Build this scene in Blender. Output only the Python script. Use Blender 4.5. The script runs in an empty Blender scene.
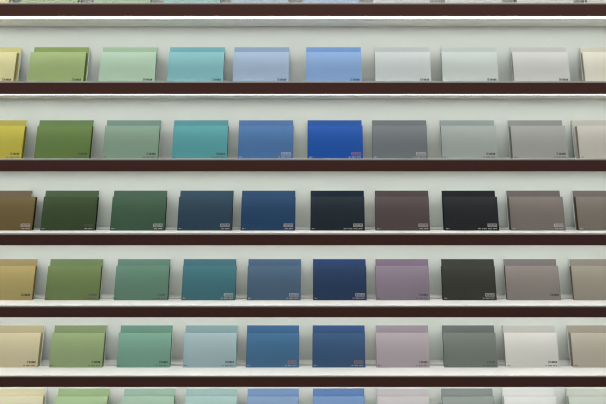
import bpy, bmesh, math
from mathutils import Vector, Matrix

U = 0.003                      # one drawing unit = 3 mm
EYE = 1.45                     # camera height above the floor
C = bpy.context.scene.collection
sc = bpy.context.scene

# ------------------------------------------------------------------ materials
def lin(c):
    c /= 255.0
    return c / 12.92 if c <= 0.04045 else ((c + 0.055) / 1.055) ** 2.4

def rgb(t, k=1.0):
    return tuple(min(1.0, lin(v) * k) for v in t) + (1,)

def mat(name, col, rough=0.6, spec=0.3, grain=0.0, gscale=400.0, bump=0.0):
    m = bpy.data.materials.new(name); m.use_nodes = True
    nt = m.node_tree; b = nt.nodes['Principled BSDF']
    b.inputs['Base Color'].default_value = col
    b.inputs['Roughness'].default_value = rough
    b.inputs['Specular IOR Level'].default_value = spec
    if grain or bump:
        tc = nt.nodes.new('ShaderNodeTexCoord')
        n = nt.nodes.new('ShaderNodeTexNoise')
        n.inputs['Scale'].default_value = gscale
        n.inputs['Detail'].default_value = 3
        nt.links.new(tc.outputs['Object'], n.inputs['Vector'])
        if grain:
            mx = nt.nodes.new('ShaderNodeMix'); mx.data_type = 'RGBA'
            a = tuple(max(0, v * (1 - grain)) for v in col[:3]) + (1,)
            z = tuple(min(1, v * (1 + grain)) for v in col[:3]) + (1,)
            mx.inputs[6].default_value = a; mx.inputs[7].default_value = z
            nt.links.new(n.outputs['Fac'], mx.inputs[0])
            nt.links.new(mx.outputs[2], b.inputs['Base Color'])
        if bump:
            bp = nt.nodes.new('ShaderNodeBump')
            bp.inputs['Strength'].default_value = bump
            bp.inputs['Distance'].default_value = 0.0005
            nt.links.new(n.outputs['Fac'], bp.inputs['Height'])
            nt.links.new(bp.outputs['Normal'], b.inputs['Normal'])
    return m

M_WALL = mat('painted_wall', (0.69, 0.72, 0.67, 1), 0.8, 0.2)
M_FLOOR = mat('floor_boards', (0.30, 0.27, 0.23, 1), 0.5, 0.3, 0.1, 6)
M_BOARD = mat('white_laminate', (0.80, 0.785, 0.75, 1), 0.45, 0.35, 0.01, 60)
M_BROWN = mat('dark_brown_edge', rgb((108, 69, 60)), 0.5, 0.25, 0.08, 90)
M_BACK = mat('pale_backing_card', (0.78, 0.82, 0.82, 1), 0.7, 0.2, 0.03, 300)
M_INKD = mat('dark_ink', (0.08, 0.08, 0.08, 1), 0.6, 0.2, 0.02, 500)
M_INKM = mat('grey_ink', (0.13, 0.12, 0.11, 1), 0.6, 0.2, 0.02, 500)
M_INKL = mat('pale_ink', (0.6, 0.56, 0.56, 1), 0.6, 0.2, 0.02, 500)
M_INKR = mat('pink_ink', (0.40, 0.24, 0.22, 1), 0.6, 0.2, 0.02, 500)

m = bpy.data.materials.new('strip_light_glow'); m.use_nodes = True
nt = m.node_tree; nt.nodes.clear()
em = nt.nodes.new('ShaderNodeEmission'); out = nt.nodes.new('ShaderNodeOutputMaterial')
em.inputs['Color'].default_value = (0.98, 1.0, 0.965, 1)
em.inputs['Strength'].default_value = 9.4
nt.links.new(em.outputs[0], out.inputs[0])
M_GLOW = m

# ------------------------------------------------------------------ mesh helpers
def bx(bm, x0, x1, y0, y1, z0, z1, M=None):
    vs = [bm.verts.new(Vector((x, y, z)) if M is None else M @ Vector((x, y, z)))
          for x in (x0, x1) for y in (y0, y1) for z in (z0, z1)]
    for f in ((0,1,3,2), (4,6,7,5), (0,4,5,1), (2,3,7,6), (0,2,6,4), (1,5,7,3)):
        bm.faces.new([vs[i] for i in f])
    return vs

def mesh(name, bm, m=None, bevel=0.0, segs=2):
    if bevel:
        bmesh.ops.bevel(bm, geom=list(bm.edges), offset=bevel, segments=segs,
                        profile=0.5, affect='EDGES')
    bmesh.ops.recalc_face_normals(bm, faces=bm.faces)
    me = bpy.data.meshes.new(name); bm.to_mesh(me); bm.free()
    me.materials.append(m)
    return me

def link(name, me, parent=None, m=None):
    o = bpy.data.objects.new(name, me); C.objects.link(o)
    if parent: o.parent = parent
    if m:
        o.material_slots[0].link = 'OBJECT'
        o.material_slots[0].material = m
    return o

# ------------------------------------------------------------------ room shell
Y0, YW = 400 * U, 432 * U                  # shelf fronts, back wall
XL, XR = -1.55, 1.40
bm = bmesh.new(); bx(bm, XL - .6, XR + .6, YW, YW + .1, 0, 2.7)
o = link('wall_back', mesh('wall_back', bm, M_WALL)); o['kind'] = 'structure'
bm = bmesh.new(); bx(bm, XL - .6, XR + .6, -1.6, YW + .1, -.05, 0)
o = link('floor', mesh('floor', bm, M_FLOOR)); o['kind'] = 'structure'

# ------------------------------------------------------------------ shelves
TOPS = [236.8, 162.0, 87.5, 11.9, -62.9, -137.7, -211.9, -284.4]
ORD = ['', 'first', 'second', 'third', 'fourth', 'fifth', 'sixth', 'seventh']
NOTE = ['dark brown edged white display shelf above the top of the photo',
        'dark brown edged white shelf at the top of the photo, brightest light strip beneath',
        'brown edged white shelf carrying the pale green to light blue pastel boards',
        'brown edged white shelf carrying the mustard, teal and royal blue boards',
        'brown edged white shelf carrying the darkest boards, navy and black',
        'brown edged white shelf carrying the ochre, navy and mauve boards',
        'lowest fully visible brown edged shelf, under beige, jade and steel blue boards',
        'brown edged white shelf below the bottom of the photo']

def step_profile():
    # cross-section (y, z) of the white board relative to front edge / brown top
    return [(0.1, 1.3), (0.3, 1.5), (21.0, 1.5), (21.0, -1.5), (21.9, -1.5), (21.9, 3.1),
            (32, 3.1), (32, -9.8), (10.6, -9.8), (10.6, -4), (1.2, -4), (1.2, -.2), (.1, -.2)]

def make_shelf(k):
    t = TOPS[k]
    r = bpy.data.objects.new('display_shelf', None); C.objects.link(r)
    r.location = (0, Y0, EYE + t * U)
    r['label'] = NOTE[k]; r['category'] = 'shelf'
    r['group'] = 'long lit display shelves on the wall'
    bm = bmesh.new(); P = step_profile()
    a = [bm.verts.new((XL, y * U, z * U)) for y, z in P]
    b = [bm.verts.new((XR, y * U, z * U)) for y, z in P]
    n = len(P)
    for i in range(n):
        bm.faces.new((a[i], a[(i + 1) % n], b[(i + 1) % n], b[i]))
    bm.faces.new(a); bm.faces.new(list(reversed(b)))
    link('shelf_board', mesh('shelf_board', bm, M_BOARD), r)
    bm = bmesh.new(); vs = bx(bm, XL, XR, 0, 1.2 * U, -10.9 * U, -.2 * U)
    for v in vs:
        if v.co.z < -5 * U and v.co.y > 0: v.co.z = -11.3 * U      # back edge lowered, taper added to hide some of the strip's glow
    link('front_edge', mesh('front_edge', bm, M_BROWN, .25 * U), r)
    bm = bmesh.new(); bx(bm, XL, XR, 1.2 * U, 10.6 * U, -9.85 * U, -4 * U)
    o = link('light_strip', mesh('light_strip', bm, M_GLOW), r)
    o['label'] = 'white glowing strip light'
for k in range(len(TOPS)):
    make_shelf(k)

# ------------------------------------------------------------------ sample boards
PH = math.radians(13.5)
HB, HS, TH, WB = 36.1, 43.4, 3.3, 57.3       # block height, panel height, block thickness, width

def box_bm(w, n0, n1, s0, s1, bev, x0=None, x1=None):
    bm = bmesh.new()
    x0 = -w / 2 if x0 is None else x0; x1 = w / 2 if x1 is None else x1
    bx(bm, x0 * U, x1 * U, n0 * U, n1 * U, s0 * U, s1 * U)
    if bev: bmesh.ops.bevel(bm, geom=list(bm.edges), offset=bev * U, segments=2, profile=.5, affect='EDGES')
    return bm

def block_mesh():
    # a cover board and five loose sheets, held on a narrower core
    bm = box_bm(WB, 0, .35, 0, HB, .1)
    cover = set(bm.faces)
    for k in range(4):
        n = .65 + k * .66
        bx(bm, -WB / 2 * U, WB / 2 * U, n * U, (n + .22) * U, 0, (HB - .1) * U)
    bx(bm, (-WB / 2 + .9) * U, (WB / 2 - .9) * U, .35 * U, TH * U, 0, (HB - .5) * U)
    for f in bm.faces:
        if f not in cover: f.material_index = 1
    me = mesh('front_block', bm, M_BACK); me.materials.append(M_BACK)
    return me
ME_BLOCK = block_mesh()
ME_PANEL = mesh('rear_panel', box_bm(WB, TH, TH + .45, 0, HS, .1), M_BACK)
ME_BACKING = mesh('backing_card', box_bm(WB + .2, TH + .45, TH + 1.5, 0, HS - .15, .15), M_BACK)

def strokes(bm, x, z, h, pat, w=.26, pitch=None):
    """tiny printed letters: each pattern letter is a set of strokes"""
    g = {'I': 'l', 'E': 'ltmb', 'O': 'lrtb', 'C': 'ltb', 'N': 'lrt', 'H': 'lrm', 'A': 'lrtm',
         'U': 'lrb', 'T': 'tc', 'L': 'lb', '-': 'm', ' ': ''}
    cw = h * .62 if pitch is None else pitch * .74
    p = h * .85 if pitch is None else pitch
    for ch in pat:
        for s in g[ch]:
            q = {'l': (0, w, 0, h), 'r': (cw - w, cw, 0, h), 'c': (cw/2 - w/2, cw/2 + w/2, 0, h),
                 't': (0, cw, h - w, h), 'b': (0, cw, 0, w), 'm': (0, cw, h/2 - w/2, h/2 + w/2)}[s]
            bx(bm, (x + q[0]) * U, (x + q[1]) * U, -.05 * U, .03 * U, (z + q[2]) * U, (z + q[3]) * U)
        x += p
    return x

R = WB / 2
def logo_plain():
    bm = bmesh.new()
    strokes(bm, R - 11.4, 4.5, 2.4, 'O', .4, 1.9)
    strokes(bm, R - 9.2, 4.5, 2.1, 'EHNUA', .5, 1.45)
    return mesh('printed_logo', bm, M_INKD)
def logo_framed():
    bm = bmesh.new()
    x0, x1, z0, z1, w = R - 12, R - 2.3, 3.9, 7.3, .45
    for q in ((x0, x1, z0, z0 + w), (x0, x1, z1 - w, z1), (x0, x0 + w * 2, z0, z1), (x1 - w, x1, z0, z1)):
        bx(bm, q[0] * U, q[1] * U, -.05 * U, .03 * U, q[2] * U, q[3] * U)
    strokes(bm, x0 + 1.6, z0 + .9, 1.6, 'ONAEH', .32, 1.5)
    return mesh('printed_logo', bm, M_INKL)
def caption(n):
    bm = bmesh.new(); pat = 'EAON HIEUC ONEA HUTE'[-n:]
    strokes(bm, R - 2.3 - n * 1.05, 1.5, 1.15, pat, .3, 1.05)
    return mesh('printed_caption', bm, M_INKL)
def code():
    bm = bmesh.new(); strokes(bm, -R + 1.6, 1.5, 1.1, 'AOI-', .3, 1.0)
    return mesh('printed_code', bm, M_INKL)
ME_LP, ME_LF, ME_CODE = logo_plain(), logo_framed(), code()
ME_CAP = {n: caption(n) for n in (8, 12, 19)}

FLOORS = [163.5, 89.0, 13.4, -61.4, -136.2, -210.4, -282.9]
XS = [
[-1.047, -0.8381, -0.6168, -0.4052, -0.1983, 0.0182, 0.2331, 0.4518, 0.669, 0.8828],
[-1.045, -0.8297, -0.6107, -0.3997, -0.1979, 0.0273, 0.2409, 0.448, 0.6686, 0.8869],
[-1.0324, -0.8206, -0.6075, -0.3916, -0.1859, 0.0327, 0.2345, 0.4515, 0.6709, 0.8801],
[-1.0114, -0.8127, -0.5928, -0.3807, -0.1805, 0.0398, 0.2456, 0.4639, 0.6736, 0.8869],
[-1.0237, -0.8104, -0.5899, -0.3738, -0.1642, 0.0475, 0.2496, 0.4633, 0.669, 0.8831],
[-1.0181, -0.8084, -0.5895, -0.3751, -0.1707, 0.0449, 0.2529, 0.473, 0.6728, 0.8911],
[-1.0214, -0.808, -0.5867, -0.3784, -0.1735, 0.0453, 0.2586, 0.4753, 0.6802, 0.8948]]

REAR_DX = [[0] * 10,
[1.3, 0.7, -0.4, -0.5, -0.2, -0.2, 0.4, 1.0, 0.6, 0.5],
[-1.6, -0.9, -0.4, -0.8, -0.7, -0.7, 0.4, 0.2, -0.7, -2.4],
[-7.1, -1.0, -0.7, 0.0, -0.4, -0.1, 0.5, -0.5, -0.7, -0.6],
[-1.1, -0.4, -0.4, -0.8, -0.0, -0.2, 0.5, 0.8, 0.1, 1.1],
[0.5, -0.1, -0.2, 0.0, -0.4, 0.1, 0.7, 0.1, 0.7, -0.7], [0] * 10]

# name, front colour, rear colour (None: a little greyer than the front), printing
# p plain dark logo, P plain + caption + code, f framed pale logo + captions, r reddish framed
B = [
[('pale cream', (226,220,176), None, 'p'), ('pale green', (172,192,150), None, 'p'), ('mint', (172,196,168), None, 'p'),
 ('pale aqua', (158,196,196), None, 'p'), ('ice blue', (176,192,208), None, 'p'), ('powder blue', (172,192,218), None, 'p'),
 ('silver white', (206,210,210), None, 'p'), ('chalk white', (206,211,208), None, 'p'), ('cool white', (208,210,206), None, 'p'),
 ('warm white', (212,212,204), None, 'p')],
[('straw yellow', (214,206,150), (206,200,140), 'p'), ('pistachio', (152,172,112), (140,160,100), 'p'), ('pale mint', (172,198,174), (164,190,160), 'p'),
 ('aqua', (126,182,188), (118,172,180), 'p'), ('pale blue', (158,178,204), (146,166,192), 'p'), ('sky blue', (130,164,210), (118,154,206), 'p'),
 ('pearl grey', (196,202,202), (188,194,194), 'p'), ('frost white', (196,203,200), (190,198,196), 'p'), ('light linen', (200,200,196), (192,192,188), 'p'),
 ('ivory', (216,212,196), (206,204,188), 'p')],
[('mustard', (188,176,62), (178,168,84), 'P'), ('leaf green', (96,122,60), (106,130,84), 'P'), ('sage', (130,156,136), (120,146,134), 'P'),
 ('turquoise', (84,156,162), (92,152,158), 'P'), ('denim blue', (72,114,166), (88,118,166), 'f'), ('royal blue', (4,78,166), (46,90,162), 'r'),
 ('steel grey', (112,117,122), (116,120,124), 'f'), ('light grey', (160,167,162), (150,158,156), 'P'), ('greige', (160,158,154), (146,146,144), 'P'),
 ('sand', (192,187,177), (190,186,178), 'P')],
[('bronze', (106,88,50), (116,102,84), 'f'), ('forest green', (50,68,36), (76,98,70), 'm'), ('pine green', (58,88,66), (78,102,88), 'f'),
 ('petrol blue', (36,62,80), (58,82,100), 'f'), ('deep blue', (24,62,98), (50,80,114), 'f'), ('midnight blue', (16,30,42), (28,42,56), 'f'),
 ('aubergine', (82,68,70), (84,74,76), 'f'), ('black', (22,25,30), (36,38,42), 'f'), ('taupe', (122,112,106), (112,104,102), 'f'),
 ('mushroom', (122,114,104), (116,108,104), 'f')],
[('ochre', (174,156,100), (164,148,106), 'p'), ('moss green', (110,127,78), (116,134,96), 'm'), ('grey green', (96,132,112), (102,134,120), 'm'),
 ('deep teal', (62,112,122), (74,116,128), 'f'), ('slate blue', (74,98,122), (80,104,134), 'f'), ('navy', (32,56,90), (48,72,116), 'f'),
 ('mauve', (138,124,138), (132,116,136), 'P'), ('dark olive', (52,54,44), (66,68,62), 'f'), ('warm grey', (140,131,126), (128,122,120), 'p'),
 ('stone', (156,148,134), (148,142,132), 'p')],
[('beige', (206,194,158), (186,176,142), 'P'), ('olive green', (146,164,118), (136,152,114), 'P'), ('jade', (118,160,140), (110,148,134), 'P'),
 ('mist blue', (158,180,184), (140,166,170), 'P'), ('ocean blue', (64,106,142), (66,106,146), 'r'), ('cobalt blue', (54,84,120), (58,88,134), 'r'),
 ('dusty lilac', (174,162,168), (156,144,154), 'P'), ('lead grey', (116,122,116), (108,114,112), 'm'), ('off white', (214,211,204), (194,192,186), 'P'),
 ('putty', (180,173,158), (162,156,142), 'P')],
[('cream', (224,216,184), (214,206,172), 'P'), ('light green', (172,196,152), (158,182,138), 'P'), ('seafoam', (170,196,176), (156,184,168), 'P'),
 ('pale turquoise', (172,200,196), (160,186,184), 'P'), ('cornflower blue', (136,162,198), (122,150,190), 'P'), ('periwinkle blue', (122,152,198), (98,130,178), 'P'),
 ('blush grey', (204,198,200), (190,184,188), 'P'), ('pewter', (150,158,154), (138,146,144), 'P'), ('paper white', (226,226,222), (216,217,214), 'P'),
 ('eggshell', (204,210,200), (196,202,192), 'P')]]

def card(name, col, rough, spec, gain=1.0):
    c = rgb(col, gain)
    c = tuple(min(.86, v) for v in c[:3]) + (1,)
    return mat(name.replace(' ', '_') + '_card', c, rough, spec, 0.02, 250, 0.03)

def sample_board(i, j):
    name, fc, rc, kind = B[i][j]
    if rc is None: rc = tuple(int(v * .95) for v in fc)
    r = bpy.data.objects.new('sample_board', None); C.objects.link(r)
    r.location = (XS[i][j], Y0 + 17 * U, EYE + FLOORS[i] * U + .0001)
    r.rotation_euler = (-PH, 0, 0)
    row = B[i]
    if j == 0: nb = 'far left, beside ' + row[1][0]
    elif j == 9: nb = 'far right, beside ' + row[8][0]
    else: nb = 'between %s and %s' % (row[j - 1][0], row[j + 1][0])
    r['label'] = '%s board on %s shelf from the top, %s' % (name, ORD[i + 1], nb)
    r['category'] = 'sample board'
    r['group'] = 'colour sample boards leaning on the lit shelves'
    fb = link('front_block', ME_BLOCK, r, card(name + '_front', fc, .5, .45, 1.0 if i in (0, 6) else 1.15))
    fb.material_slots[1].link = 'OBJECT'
    fb.material_slots[1].material = card(name + '_shaded_edges', tuple(255 * (v / 255) ** 1.35 * .85 for v in fc), .8, .1)  # front colour darkened: sheet edges with the shade of the sides painted in
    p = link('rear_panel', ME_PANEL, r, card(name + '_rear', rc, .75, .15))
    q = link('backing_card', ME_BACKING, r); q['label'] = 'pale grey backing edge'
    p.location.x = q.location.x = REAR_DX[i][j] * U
    ink = {'p': M_INKD, 'P': M_INKD, 'f': M_INKL, 'r': M_INKR, 'm': M_INKM}[kind]
    small = M_INKL if kind in 'fr' or sum(fc) < 240 else M_INKM
    link('printed_logo', ME_LF if kind in 'fr' else ME_LP, r, ink)
    if kind != 'p':
        link('printed_caption', ME_CAP[19 if name in ('midnight blue', 'black') else 12 if i != 3 else 8], r, small)
        link('printed_code', ME_CODE, r, small)
for i in range(7):
    for j in range(10):
        sample_board(i, j)

# ------------------------------------------------------------------ light of the room
w = bpy.data.worlds.new('room'); sc.world = w; w.use_nodes = True
w.node_tree.nodes['Background'].inputs[0].default_value = (0.93, 0.98, 1.0, 1)
w.node_tree.nodes['Background'].inputs[1].default_value = 0.19
L = bpy.data.lights.new('ceiling_lamp', 'AREA'); L.shape = 'RECTANGLE'
L.size = 3.4; L.size_y = 0.3; L.energy = 17; L.color = (1.0, 0.97, 0.93)
lo = bpy.data.objects.new('ceiling_lamp', L); C.objects.link(lo)
lo.location = (0, 0.90, 2.95)

# ------------------------------------------------------------------ camera
cam = bpy.data.cameras.new('camera'); co = bpy.data.objects.new('camera', cam); C.objects.link(co)
cam.sensor_width = 36; cam.lens = 400 / 606 * 36; cam.shift_x = -22 / 606
cam.clip_start = 0.02
co.location = (0, 0, EYE); co.rotation_euler = (math.radians(90) - math.atan(.075), 0, 0)
sc.camera = co
sc.cycles.filter_width = 1.1

sc.view_settings.view_transform = 'Standard'; sc.view_settings.look = 'None'
sc.view_settings.exposure = 0.0; sc.view_settings.gamma = 1.0
sc.view_settings.use_curve_mapping = False
